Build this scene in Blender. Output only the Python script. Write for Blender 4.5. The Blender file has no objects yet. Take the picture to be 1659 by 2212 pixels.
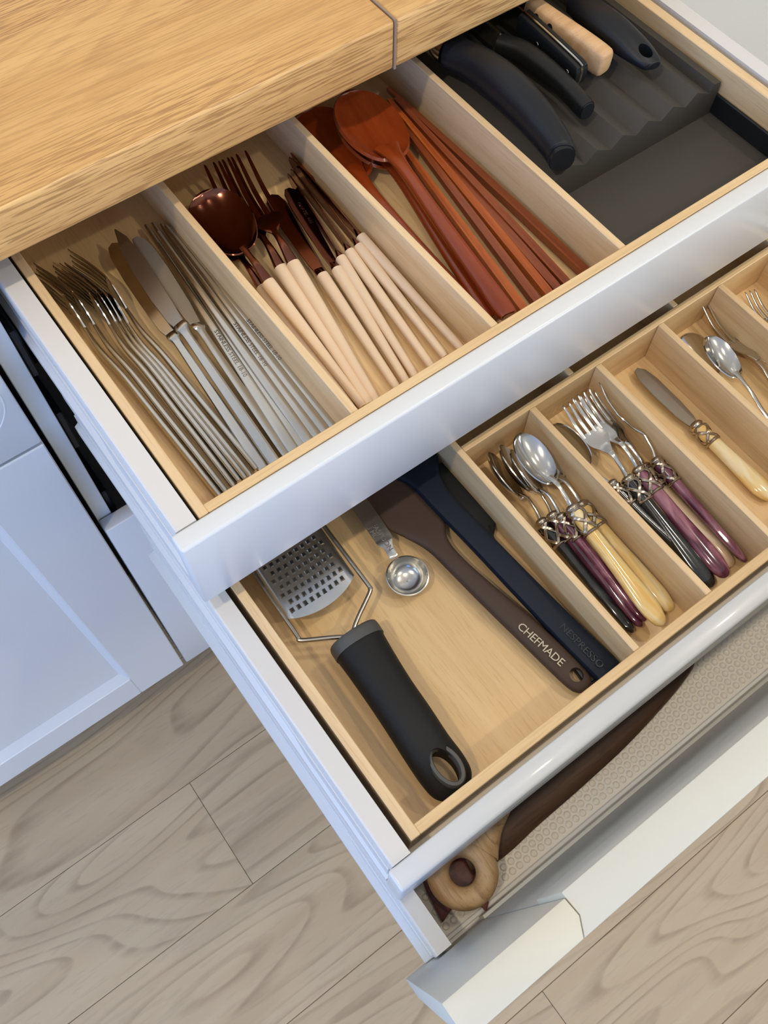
import bpy, bmesh, math, random
from mathutils import Vector, Matrix
random.seed(7)
sc = bpy.context.scene
S = 0.78            # metres per modelling unit (drawer frame), applied to everything at the end
ZUP = 1.085 * S     # height of the drawer-frame origin above the floor
def W(x, y, z): return Vector((x * S, y * S, z * S + ZUP))
def srgb(r, g, b):
    f = lambda c: (c / 12.92 if c <= .04045 else ((c + .055) / 1.055) ** 2.4)
    return (f(r / 255), f(g / 255), f(b / 255), 1.0)

# ------------------------------------------------------------------ camera
cam = bpy.data.cameras.new('camera'); co = bpy.data.objects.new('camera', cam); sc.collection.objects.link(co)
cam.lens = 1961.83 * 36 / 2212; cam.sensor_width = 36; cam.clip_start = .02
YAW, PIT, ROLL = 0.65749316, 1.10945937, 0.02348208
fw = Vector((math.sin(YAW) * math.cos(PIT), math.cos(YAW) * math.cos(PIT), -math.sin(PIT)))
r0 = Vector((math.cos(YAW), -math.sin(YAW), 0)); u0 = r0.cross(fw)
rt = math.cos(ROLL) * r0 + math.sin(ROLL) * u0; upv = -math.sin(ROLL) * r0 + math.cos(ROLL) * u0
mw = Matrix((rt, upv, -fw)).transposed().to_4x4(); mw.translation = W(-.04618, -.30335, .61618)
co.matrix_world = mw
sc.camera = co
# ------------------------------------------------------------------ world, exposure, lamps
sc.view_settings.view_transform = 'Standard'; sc.view_settings.look = 'None'
sc.view_settings.exposure = -0.13; sc.view_settings.gamma = 1.0; sc.view_settings.use_curve_mapping = False
wd = bpy.data.worlds.new('world'); sc.world = wd; wd.use_nodes = True
wd.node_tree.nodes['Background'].inputs[0].default_value = (.55, .72, 1.0, 1)
wd.node_tree.nodes['Background'].inputs[1].default_value = 0.6
def area(name, loc, target, size, energy, color, size_y=None, shape='DISK', spread=None):
    l = bpy.data.lights.new(name, 'AREA'); l.energy = energy; l.color = color; l.shape = shape; l.size = size
    if size_y: l.size_y = size_y
    if spread: l.spread = spread
    o = bpy.data.objects.new(name, l); sc.collection.objects.link(o)
    o.location = loc; o.rotation_euler = (Vector(target) - Vector(loc)).to_track_quat('-Z', 'Y').to_euler(); return o
def lamp(name, loc, target, size, rgb, size_y=None, shape='DISK'):
    e = max(rgb); return area(name, W(*loc), W(*target), size, e, tuple(c / e for c in rgb), size_y, shape)
lamp('ceiling_lamp', (-.92, -.25, 2.02), (.3, 0, 0), .075, (8.2, 7.1, 5.4))
lamp('ceiling_lamp_two', (1.0, -1.3, 2.02), (.3, 0, 0), .075, (5.5, 5.0, 4.0))
lamp('ceiling_lamp_four', (.35, -.28, 2.02), (.35, 0, 0), .075, (2.4, 2.1, 1.6))
lamp('ceiling_lamp_three', (1.5, -.25, 2.02), (.3, 0, 0), .075, (5.0, 4.5, 3.7))
lamp('fill_light_right', (2.3, -2.5, .9), (.3, 0, -.1), 1.3, (23, 24, 22.5), 1.0, 'RECTANGLE')  # added fill to lift the drawer faces, not a known window
lamp('window_daylight', (-2.62, .10, .40), (0, -.1, -.2), 1.9, (11, 18, 29), 1.5, 'RECTANGLE')
lamp('window_daylight_two', (-2.2, -2.4, .30), (0, -.1, -.2), 1.7, (3.5, 12.5, 38), 1.5, 'RECTANGLE')
lamp('fill_light_front', (-.1, -3.2, .30), (0, 0, -.2), 1.7, (9.5, 10, 8.6), 1.5, 'RECTANGLE')  # added fill imitating room bounce from the front, no window there

# ------------------------------------------------------------------ materials
MATS = {}
def nodes(name):
    m = bpy.data.materials.new(name); m.use_nodes = True; nt = m.node_tree
    return m, nt, nt.nodes['Principled BSDF']
def plain(name, col, rough=.5, metal=0.0, coat=0.0, spec=.5, bump=0.0, bscale=200, var=0.0, vscale=30):
    m, nt, b = nodes(name); N = nt.nodes; L = nt.links
    b.inputs['Base Color'].default_value = col; b.inputs['Roughness'].default_value = rough
    b.inputs['Metallic'].default_value = metal; b.inputs['Coat Weight'].default_value = coat
    b.inputs['Coat Roughness'].default_value = .05; b.inputs['Specular IOR Level'].default_value = spec
    tc = N.new('ShaderNodeTexCoord')
    if var:
        n = N.new('ShaderNodeTexNoise'); n.inputs['Scale'].default_value = vscale; n.inputs['Detail'].default_value = 5
        L.new(tc.outputs['Object'], n.inputs['Vector'])
        mx = N.new('ShaderNodeMix'); mx.data_type = 'RGBA'
        mx.inputs[6].default_value = col; mx.inputs[7].default_value = tuple(c * (1 - var) for c in col[:3]) + (1,)
        L.new(n.outputs['Fac'], mx.inputs[0]); L.new(mx.outputs[2], b.inputs['Base Color'])
    if bump:
        n = N.new('ShaderNodeTexNoise'); n.inputs['Scale'].default_value = bscale; n.inputs['Detail'].default_value = 3
        L.new(tc.outputs['Object'], n.inputs['Vector'])
        bp = N.new('ShaderNodeBump'); bp.inputs['Strength'].default_value = bump; bp.inputs['Distance'].default_value = .002
        L.new(n.outputs['Fac'], bp.inputs['Height']); L.new(bp.outputs['Normal'], b.inputs['Normal'])
    MATS[name] = m; return m
def wood(name, c_light, c_dark, grain='x', along=3, across=60, rough=.5, ring=0.0, ring_scale=1.2, ring_across=5, ring_n=14,
         ring_col=None, pore=0.0, pore_col=None, pore_at=.56, pore_fine=8, patch=0.0, plank=0.0, plank_w=.03, coat=0.0, bump=.15, island=False):
    """wood grain stretched along one object axis; ring adds cathedral contour lines, pore short dark flecks, plank strips"""
    m, nt, b = nodes(name); N = nt.nodes; L = nt.links
    b.inputs['Roughness'].default_value = rough; b.inputs['Coat Weight'].default_value = coat; b.inputs['Coat Roughness'].default_value = .15
    tc = N.new('ShaderNodeTexCoord'); oi = N.new('ShaderNodeObjectInfo')
    add = N.new('ShaderNodeVectorMath'); add.operation = 'MULTIPLY_ADD'
    cx = N.new('ShaderNodeCombineXYZ')
    mr = N.new('ShaderNodeMath'); mr.operation = 'MULTIPLY'; mr.inputs[1].default_value = 37.0
    L.new(oi.outputs['Random'], mr.inputs[0])
    for i in range(3): L.new(mr.outputs[0], cx.inputs[i])
    av = N.new('ShaderNodeVectorMath'); av.operation = 'ADD'
    L.new(tc.outputs['Object'], av.inputs[0]); L.new(cx.outputs[0], av.inputs[1])
    vec = av.outputs[0]
    def mapped(a, c):
        mp = N.new('ShaderNodeMapping'); s = {'x': (a, c, c), 'y': (c, a, c), 'z': (c, c, a)}[grain]
        mp.inputs['Scale'].default_value = s; L.new(vec, mp.inputs['Vector']); return mp.outputs[0]
    def noise(a, c, d=4, dist=0.0):
        n = N.new('ShaderNodeTexNoise'); n.inputs['Scale'].default_value = 1; n.inputs['Detail'].default_value = d
        n.inputs['Distortion'].default_value = dist; L.new(mapped(a, c), n.inputs['Vector']); return n.outputs['Fac']
    def ramp(fac, p0, p1, c0, c1):
        r = N.new('ShaderNodeValToRGB'); r.color_ramp.elements[0].position = p0; r.color_ramp.elements[1].position = p1
        r.color_ramp.elements[0].color = c0; r.color_ramp.elements[1].color = c1; L.new(fac, r.inputs[0]); return r.outputs[0]
    def mix(f, a, c, typ='MIX'):
        mx = N.new('ShaderNodeMix'); mx.data_type = 'RGBA'; mx.blend_type = typ
        if isinstance(f, float): mx.inputs[0].default_value = f
        else: L.new(f, mx.inputs[0])
        for s, v in ((6, a), (7, c)):
            if isinstance(v, tuple): mx.inputs[s].default_value = v
            else: L.new(v, mx.inputs[s])
        return mx.outputs[2]
    g = noise(along, across, 5, .3)
    col = ramp(g, .3, .7, c_dark, c_light)
    fine = noise(along * 2, across * 6, 3)
    if plank:
        br = N.new('ShaderNodeTexNoise'); br.inputs['Scale'].default_value = 1; br.inputs['Detail'].default_value = 0
        sp = N.new('ShaderNodeSeparateXYZ'); L.new(vec, sp.inputs[0])
        dv = N.new('ShaderNodeMath'); dv.operation = 'DIVIDE'; dv.inputs[1].default_value = plank_w
        L.new(sp.outputs[1 if grain == 'x' else 0], dv.inputs[0])
        fl = N.new('ShaderNodeMath'); fl.operation = 'FLOOR'; L.new(dv.outputs[0], fl.inputs[0])
        wn = N.new('ShaderNodeTexWhiteNoise'); wn.noise_dimensions = '1D'; L.new(fl.outputs[0], wn.inputs['W'])
        col = mix(plank, col, mix(wn.outputs['Value'], c_dark, c_light))
    if ring:
        n = noise(ring_scale, ring_across, 1.2, .35)
        ml = N.new('ShaderNodeMath'); ml.operation = 'MULTIPLY'; ml.inputs[1].default_value = ring_n; L.new(n, ml.inputs[0])
        fr = N.new('ShaderNodeMath'); fr.operation = 'FRACT'; L.new(ml.outputs[0], fr.inputs[0])
        rc = N.new('ShaderNodeValToRGB'); e = rc.color_ramp.elements
        e[0].position = 0; e[0].color = (0, 0, 0, 1); e[1].position = 1; e[1].color = (0, 0, 0, 1)
        k = e.new(.62); k.color = (.08, .08, .08, 1); k = e.new(.85); k.color = (1, 1, 1, 1); k = e.new(.90); k.color = (.9, .9, .9, 1); k = e.new(.95); k.color = (.05, .05, .05, 1)
        L.new(fr.outputs[0], rc.inputs[0])
        jit = ramp(noise(along * 3, across * 3, 4), .3, .62, (.15, .15, .15, 1), (1, 1, 1, 1))
        mm = N.new('ShaderNodeMix'); mm.data_type = 'RGBA'; mm.blend_type = 'MULTIPLY'; mm.inputs[0].default_value = 1
        L.new(rc.outputs[0], mm.inputs[6]); L.new(jit, mm.inputs[7])
        sc_ = N.new('ShaderNodeMath'); sc_.operation = 'MULTIPLY'; sc_.inputs[1].default_value = ring; L.new(mm.outputs[2], sc_.inputs[0])
        col = mix(sc_.outputs[0], col, ring_col or c_dark)
    if pore:
        pn = noise(along * 6, across * pore_fine, 2)
        pr = ramp(pn, pore_at, pore_at + .1, (0, 0, 0, 1), (1, 1, 1, 1))
        ps = N.new('ShaderNodeMath'); ps.operation = 'MULTIPLY'; ps.inputs[1].default_value = pore; L.new(pr, ps.inputs[0])
        if patch:
            pm = ramp(noise(1.6, 7, 2, .6), .44, .56, (1 - patch,) * 3 + (1,), (1, 1, 1, 1)); pq = N.new('ShaderNodeMath'); pq.operation = 'MULTIPLY'
            L.new(ps.outputs[0], pq.inputs[0]); L.new(pm, pq.inputs[1]); ps = pq
        col = mix(ps.outputs[0], col, pore_col or c_dark)
    L.new(col, b.inputs['Base Color'])
    if bump:
        bp = N.new('ShaderNodeBump'); bp.inputs['Strength'].default_value = bump; bp.inputs['Distance'].default_value = .001
        L.new(fine, bp.inputs['Height']); L.new(bp.outputs['Normal'], b.inputs['Normal'])
    MATS[name] = m; return m
def marble(name, c1, c2, c3, rough=.12, scale=14):
    m, nt, b = nodes(name); N = nt.nodes; L = nt.links
    b.inputs['Roughness'].default_value = rough; b.inputs['Coat Weight'].default_value = .6; b.inputs['Coat Roughness'].default_value = .04
    tc = N.new('ShaderNodeTexCoord'); mp = N.new('ShaderNodeMapping'); mp.inputs['Scale'].default_value = (scale, scale * 4, scale * 4)
    oi = N.new('ShaderNodeObjectInfo'); av = N.new('ShaderNodeVectorMath'); av.operation = 'ADD'
    L.new(tc.outputs['Object'], mp.inputs['Vector']); L.new(mp.outputs[0], av.inputs[0])
    mr = N.new('ShaderNodeMath'); mr.operation = 'MULTIPLY'; mr.inputs[1].default_value = 19.0; L.new(oi.outputs['Random'], mr.inputs[0])
    cx = N.new('ShaderNodeCombineXYZ'); L.new(mr.outputs[0], cx.inputs[0]); L.new(cx.outputs[0], av.inputs[1])
    n = N.new('ShaderNodeTexNoise'); n.inputs['Scale'].default_value = 1; n.inputs['Detail'].default_value = 3; n.inputs['Distortion'].default_value = 1.6
    L.new(av.outputs[0], n.inputs['Vector'])
    r = N.new('ShaderNodeValToRGB'); e = r.color_ramp.elements; e[0].position = .34; e[0].color = c1; e[1].position = .72; e[1].color = c3
    k = e.new(.52); k.color = c2; L.new(n.outputs['Fac'], r.inputs[0]); L.new(r.outputs[0], b.inputs['Base Color'])
    MATS[name] = m; return m

plain('white_lacquer', srgb(218, 218, 216), .30, coat=.15)
plain('white_powder', srgb(216, 213, 209), .33)
plain('white_painted', srgb(204, 201, 188), .42, bump=.08, bscale=60)
plain('wall_paint', srgb(232, 228, 220), .85)
plain('shade_black', srgb(20, 20, 22), .6)  # shade put into the colour: cabinet interior and grater holes
plain('runner_metal', srgb(42, 43, 46), .4, metal=.6)
plain('sealant', srgb(150, 128, 108), .7)
wood('oak_top', srgb(222, 176, 112), srgb(204, 156, 94), 'x', 4, 40, .42, ring=.25, ring_scale=1.5, ring_across=8, ring_n=15,
     ring_col=srgb(160, 114, 64), pore=.75, pore_col=srgb(158, 112, 64), pore_at=.48, pore_fine=15, patch=.6, bump=.2)
wood('oak_edge', srgb(230, 184, 120), srgb(206, 158, 98), 'x', 4, 80, .42, ring=.25, ring_scale=1.0, ring_across=36, ring_n=10,
     ring_col=srgb(166, 120, 70), pore=.7, pore_col=srgb(156, 112, 66), pore_at=.49, pore_fine=7, bump=.2)
wood('bamboo_floor', srgb(232, 200, 150), srgb(216, 180, 128), 'y', 6, 70, .38, pore=.25, pore_col=srgb(186, 146, 96), plank=.35, plank_w=.019, coat=.1)
wood('bamboo_y', srgb(233, 204, 160), srgb(216, 182, 136), 'y', 4, 80, .36, pore=.3, pore_col=srgb(188, 150, 104), plank=0.0)
wood('bamboo_x', srgb(231, 200, 152), srgb(212, 176, 126), 'x', 4, 80, .38, pore=.3, pore_col=srgb(186, 146, 98))
wood('floor_oak', srgb(190, 168, 138), srgb(179, 155, 125), 'x', 3, 22, .48, ring=.6, ring_scale=.95, ring_across=4.6, ring_n=20,
     ring_col=srgb(134, 111, 86), pore=.3, pore_col=srgb(165, 146, 124), bump=.1)
plain('floor_joint', srgb(128, 112, 96), .7)
wood('red_wood', srgb(148, 74, 36), srgb(116, 52, 22), 'x', 8, 140, .32, pore=.3, pore_col=srgb(96, 34, 10), coat=.15)
wood('orange_wood', srgb(186, 98, 34), srgb(150, 68, 22), 'x', 8, 200, .4, pore=.4, pore_col=srgb(120, 50, 16))
wood('spoon_wood', srgb(146, 62, 22), srgb(118, 44, 12), 'x', 6, 60, .24, pore=.15, pore_col=srgb(100, 32, 8), coat=.3)
wood('beech', srgb(224, 184, 138), srgb(205, 162, 116), 'x', 8, 120, .5, pore=.4, pore_col=srgb(180, 136, 96))
wood('acacia', srgb(88, 58, 34), srgb(58, 36, 20), 'x', 5, 40, .55, pore=.4, pore_col=srgb(40, 24, 12))
wood('olive_wood', srgb(206, 170, 124), srgb(182, 142, 96), 'y', 8, 90, .45, ring=.6, ring_scale=5, ring_across=30, ring_n=9, ring_col=srgb(140, 98, 64), pore=.3, pore_col=srgb(140, 100, 66))
wood('mahogany', srgb(112, 42, 22), srgb(88, 30, 16), 'x', 5, 60, .4)
plain('steel', srgb(205, 203, 198), .13, metal=1)
plain('steel_satin', srgb(200, 198, 192), .2, metal=1)
plain('steel_dull', srgb(165, 160, 152), .3, metal=1)
plain('copper', srgb(128, 82, 66), .13, metal=1)
plain('cream', srgb(232, 206, 176), .5, bump=.04, bscale=700)
plain('antique_silver', srgb(196, 184, 168), .26, metal=1, var=.35, vscale=120)
plain('black_plastic', srgb(23, 24, 25), .42, spec=.35, bump=.05, bscale=800)
plain('black_matte', srgb(25, 24, 23), .6, spec=.3, bump=.08, bscale=900)
plain('navy_black', srgb(22, 24, 28), .42, spec=.35, bump=.04, bscale=600)
plain('grey_rubber', srgb(78, 77, 74), .55)
plain('knife_tray_plastic', srgb(68, 64, 58), .55, spec=.35, bump=.06, bscale=900)
plain('brown_silicone', srgb(68, 51, 41), .6, spec=.35, bump=.05, bscale=900)
plain('navy_silicone', srgb(11, 21, 36), .6, spec=.3, bump=.04, bscale=900)
plain('black_nylon', srgb(24, 27, 29), .38)
plain('tan_print', srgb(196, 186, 160), .6)
plain('engraved', srgb(120, 115, 106), .5, metal=.5)
plain('navy_print', srgb(12, 18, 28), .3)
plain('mat_plastic', srgb(236, 228, 216), .45)
plain('mat_bump', srgb(232, 222, 206), .3)
marble('black_pearl', srgb(10, 11, 12), srgb(24, 26, 27), srgb(56, 58, 58))
marble('purple_pearl', srgb(74, 26, 46), srgb(112, 56, 78), srgb(168, 118, 132))
marble('plum_pearl', srgb(52, 18, 36), srgb(84, 38, 58), srgb(118, 72, 92))
marble('ivory_pearl', srgb(226, 182, 104), srgb(232, 202, 136), srgb(240, 226, 190))
marble('clear_pearl', srgb(186, 150, 112), srgb(205, 175, 140), srgb(225, 205, 178))
MT = MATS

# ------------------------------------------------------------------ mesh helpers
class MB:
    def __init__(s): s.v = []; s.f = []; s.m = []; s.mi = 0
    def addv(s, vs): n = len(s.v); s.v += [tuple(v) for v in vs]; return n
    def addf(s, fs): s.f += fs; s.m += [s.mi] * len(fs)
    def box(s, x0, x1, y0, y1, z0, z1):
        n = s.addv([(x, y, z) for z in (z0, z1) for y in (y0, y1) for x in (x0, x1)])
        s.addf([tuple(n + i for i in q) for q in ((0, 2, 3, 1), (4, 5, 7, 6), (0, 1, 5, 4), (2, 6, 7, 3), (0, 4, 6, 2), (1, 3, 7, 5))]); return s
    def prism(s, pts, axis, a, b):
        """closed 2d outline extruded along an axis from a to b; pts wind counter-clockwise seen from +axis"""
        def put(p, t): return {'x': (t, p[0], p[1]), 'y': (p[0], t, p[1]), 'z': (p[0], p[1], t)}[axis]
        k = len(pts); n = s.addv([put(p, a) for p in pts] + [put(p, b) for p in pts])
        flip = axis == 'y'
        q = [tuple(n + i for i in range(k))[::-1], tuple(n + k + i for i in range(k))]
        for i in range(k):
            j = (i + 1) % k; q.append((n + i, n + j, n + k + j, n + k + i))
        if flip: q = [tuple(reversed(f)) for f in q]
        s.addf(q); return s
    def loft(s, pts, secs, n=12, sub=4, up=(0, 0, 1), e=2.0, closed=False):
        """tube through pts with (width, height) sections, Catmull-Rom smoothed; up fixes the roll"""
        pts = [Vector(p) for p in pts]; secs = [tuple(q) for q in secs]
        if sub > 1:
            P2, S2 = [], []
            m = len(pts)
            for i in range(m if closed else m - 1):
                g = (lambda j: j % m) if closed else (lambda j: min(max(j, 0), m - 1))
                for t in range(sub):
                    u = t / sub; ids = [g(i - 1), g(i), g(i + 1), g(i + 2)]
                    w = (-.5 * u + u * u - .5 * u ** 3, 1 - 2.5 * u * u + 1.5 * u ** 3, .5 * u + 2 * u * u - 1.5 * u ** 3, -.5 * u * u + .5 * u ** 3)
                    P2.append(sum((pts[k] * c for k, c in zip(ids, w)), Vector()))
                    S2.append(tuple(max(1e-5, sum(secs[k][d] * c for k, c in zip(ids, w))) for d in range(2)))
            if not closed: P2.append(pts[-1]); S2.append(secs[-1][:2])
            pts, secs = P2, S2
        up = Vector(up); m = len(pts); rings = []
        for i, p in enumerate(pts):
            a = pts[(i - 1) % m] if closed else pts[max(i - 1, 0)]; b = pts[(i + 1) % m] if closed else pts[min(i + 1, m - 1)]
            t = (b - a).normalized(); sd = up.cross(t)
            sd = sd.normalized() if sd.length > 1e-6 else Vector((1, 0, 0)); nn = t.cross(sd)
            w, h = secs[i][0] / 2, secs[i][1] / 2
            ring = []
            for k in range(n):
                th = 2 * math.pi * (k + .5) / n; c, q = math.cos(th), math.sin(th)
                c = math.copysign(abs(c) ** (2 / e), c); q = math.copysign(abs(q) ** (2 / e), q)
                ring.append(p + sd * (c * w) + nn * (q * h))
            rings.append(s.addv(ring))
        fs = []
        for i in range(m if closed else m - 1):
            a, b = rings[i], rings[(i + 1) % m]
            for k in range(n): j = (k + 1) % n; fs.append((a + k, a + j, b + j, b + k))
        if not closed:
            fs.append(tuple(rings[0] + k for k in range(n))[::-1]); fs.append(tuple(rings[-1] + k for k in range(n)))
        s.addf(fs); return s
    def lathe(s, prof, n=32, center=(0, 0, 0)):
        """closed (r, z) profile turned about z"""
        k = len(prof); cx, cy, cz = center
        n0 = s.addv([(cx + r * math.cos(2 * math.pi * i / n), cy + r * math.sin(2 * math.pi * i / n), cz + z) for i in range(n) for r, z in prof])
        s.addf([(n0 + i * k + j, n0 + ((i + 1) % n) * k + j, n0 + ((i + 1) % n) * k + (j + 1) % k, n0 + i * k + (j + 1) % k) for i in range(n) for j in range(k)]); return s
    def shell(s, grid, t):
        """grid[i][j] of points; a sheet of thickness t (offset down along the vertex normal)"""
        R, Cn = len(grid), len(grid[0]); G = [[Vector(p) for p in row] for row in grid]
        nor = []
        for i in range(R):
            row = []
            for j in range(Cn):
                du = G[min(i + 1, R - 1)][j] - G[max(i - 1, 0)][j]; dv = G[i][min(j + 1, Cn - 1)] - G[i][max(j - 1, 0)]
                q = du.cross(dv); row.append(q.normalized() if q.length > 1e-12 else Vector((0, 0, 1)))
            nor.append(row)
        a = s.addv([p for row in G for p in row]); b = s.addv([G[i][j] - nor[i][j] * t for i in range(R) for j in range(Cn)])
        I = lambda o, i, j: o + i * Cn + j
        fs = []
        for i in range(R - 1):
            for j in range(Cn - 1):
                fs.append((I(a, i, j), I(a, i + 1, j), I(a, i + 1, j + 1), I(a, i, j + 1)))
                fs.append((I(b, i, j + 1), I(b, i + 1, j + 1), I(b, i + 1, j), I(b, i, j)))
        for i in range(R - 1):
            fs.append((I(a, i + 1, 0), I(a, i, 0), I(b, i, 0), I(b, i + 1, 0))); fs.append((I(a, i, Cn - 1), I(a, i + 1, Cn - 1), I(b, i + 1, Cn - 1), I(b, i, Cn - 1)))
        for j in range(Cn - 1):
            fs.append((I(a, 0, j), I(a, 0, j + 1), I(b, 0, j + 1), I(b, 0, j))); fs.append((I(a, R - 1, j + 1), I(a, R - 1, j), I(b, R - 1, j), I(b, R - 1, j + 1)))
        s.addf(fs); return s
    def build(s, name, mats, parent=None, smooth=True, bevel=0, seg=2, angle=35, recenter=None):
        me = bpy.data.meshes.new(name); me.from_pydata(s.v, [], s.f); me.validate()
        if bevel:
            bm = bmesh.new(); bm.from_mesh(me)
            ed = [e for e in bm.edges if len(e.link_faces) == 2 and e.calc_face_angle(0) > .6]
            bmesh.ops.bevel(bm, geom=ed, offset=bevel, segments=seg, profile=.5, affect='EDGES', clamp_overlap=True)
            bm.to_mesh(me); bm.free()
        if not isinstance(mats, (list, tuple)): mats = [mats]
        for m in mats: me.materials.append(MT[m])
        if len(mats) > 1 and not bevel:
            for p, i in zip(me.polygons, s.m): p.material_index = i
        if smooth:
            me.shade_smooth(); me.set_sharp_from_angle(angle=math.radians(angle))
        o = bpy.data.objects.new(name, me); sc.collection.objects.link(o)
        if parent: o.parent = parent
        return o
def tag(o, label=None, cat=None, group=None, kind=None):
    if label: o['label'] = label
    if cat: o['category'] = cat
    if group: o['group'] = group
    if kind: o['kind'] = kind
    return o
def thing(name, label, cat, loc=(0, 0, 0), group=None):
    o = bpy.data.objects.new(name, None); sc.collection.objects.link(o); o.location = loc; o.empty_display_size = .02
    return tag(o, label, cat, group)
def dup(root):
    r = root.copy(); sc.collection.objects.link(r)
    for ch in root.children:
        c = ch.copy(); sc.collection.objects.link(c); c.parent = r
        for g in ch.children:
            d = g.copy(); sc.collection.objects.link(d); d.parent = c
    return r
def place(o, A, B, roll, L):
    """stand a thing modelled along +x (length L) from A to B, rolled about its own length (positive = over to its left)"""
    A, B = Vector(A), Vector(B); X = (B - A); k = X.length / L; X.normalize()
    Yv = Vector((0, 0, 1)).cross(X).normalized(); Zv = X.cross(Yv)
    R_ = Matrix((X, Yv, Zv)).transposed().to_4x4() @ Matrix.Rotation(math.radians(-roll), 4, 'X')
    o.matrix_world = Matrix.Translation(A) @ R_ @ Matrix.Scale(k, 4); return o
def cut(o, cutter):
    """boolean difference, baked at once; the cutter is removed"""
    md = o.modifiers.new('b', 'BOOLEAN'); md.operation = 'DIFFERENCE'; md.object = cutter; md.solver = 'EXACT'
    bpy.context.view_layer.update(); dg = bpy.context.evaluated_depsgraph_get()
    me = bpy.data.meshes.new_from_object(o.evaluated_get(dg)); old = o.data; o.modifiers.clear(); o.data = me; bpy.data.meshes.remove(old)
    me.shade_smooth(); me.set_sharp_from_angle(angle=math.radians(40))
    cm = cutter.data; bpy.data.objects.remove(cutter); bpy.data.meshes.remove(cm)
def text(string, size, M, mat, parent, ext=.0004, spacing=1.0, name='lettering'):
    cu = bpy.data.curves.new('t', 'FONT'); cu.body = string; cu.size = size; cu.extrude = ext; cu.align_x = 'CENTER'; cu.align_y = 'CENTER'
    cu.space_character = spacing; cu.resolution_u = 3
    t = bpy.data.objects.new('t', cu); sc.collection.objects.link(t); bpy.context.view_layer.update()
    me = bpy.data.meshes.new_from_object(t.evaluated_get(bpy.context.evaluated_depsgraph_get())); bpy.data.objects.remove(t); bpy.data.curves.remove(cu)
    me.materials.clear(); me.materials.append(MT[mat]); me.name = name
    o = bpy.data.objects.new(name, me); sc.collection.objects.link(o); o.parent = parent; o.matrix_local = M; return o
def frame(pos, xdir, up=(0, 0, 1)):
    X = Vector(xdir).normalized(); Yv = Vector(up).cross(X).normalized(); Zv = X.cross(Yv)
    m = Matrix((X, Yv, Zv)).transposed().to_4x4(); m.translation = Vector(pos); return m

# ------------------------------------------------------------------ room
ZF = -1.085
fl = MB().box(-3.2, 3.6, -3.6, 1.15, ZF - .06, ZF - .0025).build('floor', 'floor_joint', smooth=False); tag(fl, kind='structure')
rows = [.345 - .212 * i for i in range(-1, 9)]
brk = {.345: [.9], .133: [-1.3, -.1415, 1.25], -.079: [-.78, .62, 1.9], -.291: [-1.15, .95], -.503: [-.6, .155, 1.35], -.715: [-.9, .7]}
for r in rows:
    key = next((k for k in brk if abs(k - r) < .01), None)
    bs = [-3.2] + (brk[key] if key is not None else [-1.0 + random.random() * .8, .6 + random.random()]) + [3.6]
    for a, b in zip(bs[:-1], bs[1:]):
        m = MB().box(-(b - a) / 2 + .0004, (b - a) / 2 - .0004, -.106 + .0004, .106 - .0004, -.012, 0)
        p = m.build('plank', 'floor_oak', fl, bevel=.0008, seg=1); p.location = ((a + b) / 2, r - .106, ZF)
tag(MB().box(-3.2, 3.6, 1.08, 1.15, ZF, 2.08).build('wall_back', 'wall_paint', smooth=False), kind='structure')
tag(MB().box(-3.2, 3.6, -3.6, -3.53, ZF, 2.08).build('wall_front', 'wall_paint', smooth=False), kind='structure')
tag(MB().box(3.53, 3.6, -3.53, 1.08, ZF, 2.08).build('wall_right', 'wall_paint', smooth=False), kind='structure')
tag(MB().box(-3.2, -3.13, -3.53, 1.08, ZF, 2.08).build('wall_left', 'wall_paint', smooth=False), kind='structure')
tag(MB().box(-3.2, 3.6, -3.6, 1.15, 2.08, 2.14).build('ceiling', 'wall_paint', smooth=False), kind='structure')

# ------------------------------------------------------------------ worktop
def worktop(x0, x1, label):
    t = thing('oak_worktop', label, 'worktop', (0, 0, 0))
    y0, z0, z1 = .292, .038, .0873
    m = MB(); m.box(-(x1 - x0) / 2, (x1 - x0) / 2, 0, .785, -.0493, 0)
    s = m.build('slab', 'oak_top', t, bevel=.0035, seg=3); s.location = ((x0 + x1) / 2, y0, z1)
    s.data.materials.append(MT['oak_edge'])
    for p in s.data.polygons:
        if p.normal.y < -.6: p.material_index = 1
    return t
wl = worktop(-2.2, .4130, 'oak worktop slab at upper left, left of the thin joint line')
wr = worktop(.4146, 2.2, 'oak worktop slab right of the thin joint line, over the knives')
MB().box(.4128, .4148, .2915, 1.06, .0377, .0876).build('joint_strip', 'sealant', wl)

# ------------------------------------------------------------------ cabinets
YD = .29
cb = thing('base_cabinet', 'white base cabinet whose three drawers stand pulled open', 'cabinet')
MB().box(-.0305, -.0110, YD + .022, 1.05, -.98, .0370).build('side_panel', 'white_lacquer', cb, bevel=.0008, seg=1)
MB().box(.770, .7895, YD + .022, 1.05, -.98, .0370).build('side_panel', 'white_lacquer', cb, bevel=.0008, seg=1)
MB().box(-.0110, .770, 1.03, 1.05, -.98, .0370).build('back_panel', 'shade_black', cb)  # coloured near-black to imitate the unlit interior of a white cabinet
MB().box(-.0110, .770, YD + .03, 1.03, -.98, -.962).build('bottom_panel', 'white_lacquer', cb)
MB().box(-.0303, .788, YD, YD + .021, -.9795, -.4245).build('lower_front', 'white_lacquer', cb, bevel=.003, seg=2)
for xs in ((-.0105, -.002), (.761, .7695)):
    for z in (-.10, -.24, -.42):
        MB().box(xs[0], xs[1], YD + .03, .95, z - .04, z + .03).build('drawer_runner', 'runner_metal', cb, bevel=.002, seg=1)
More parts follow.
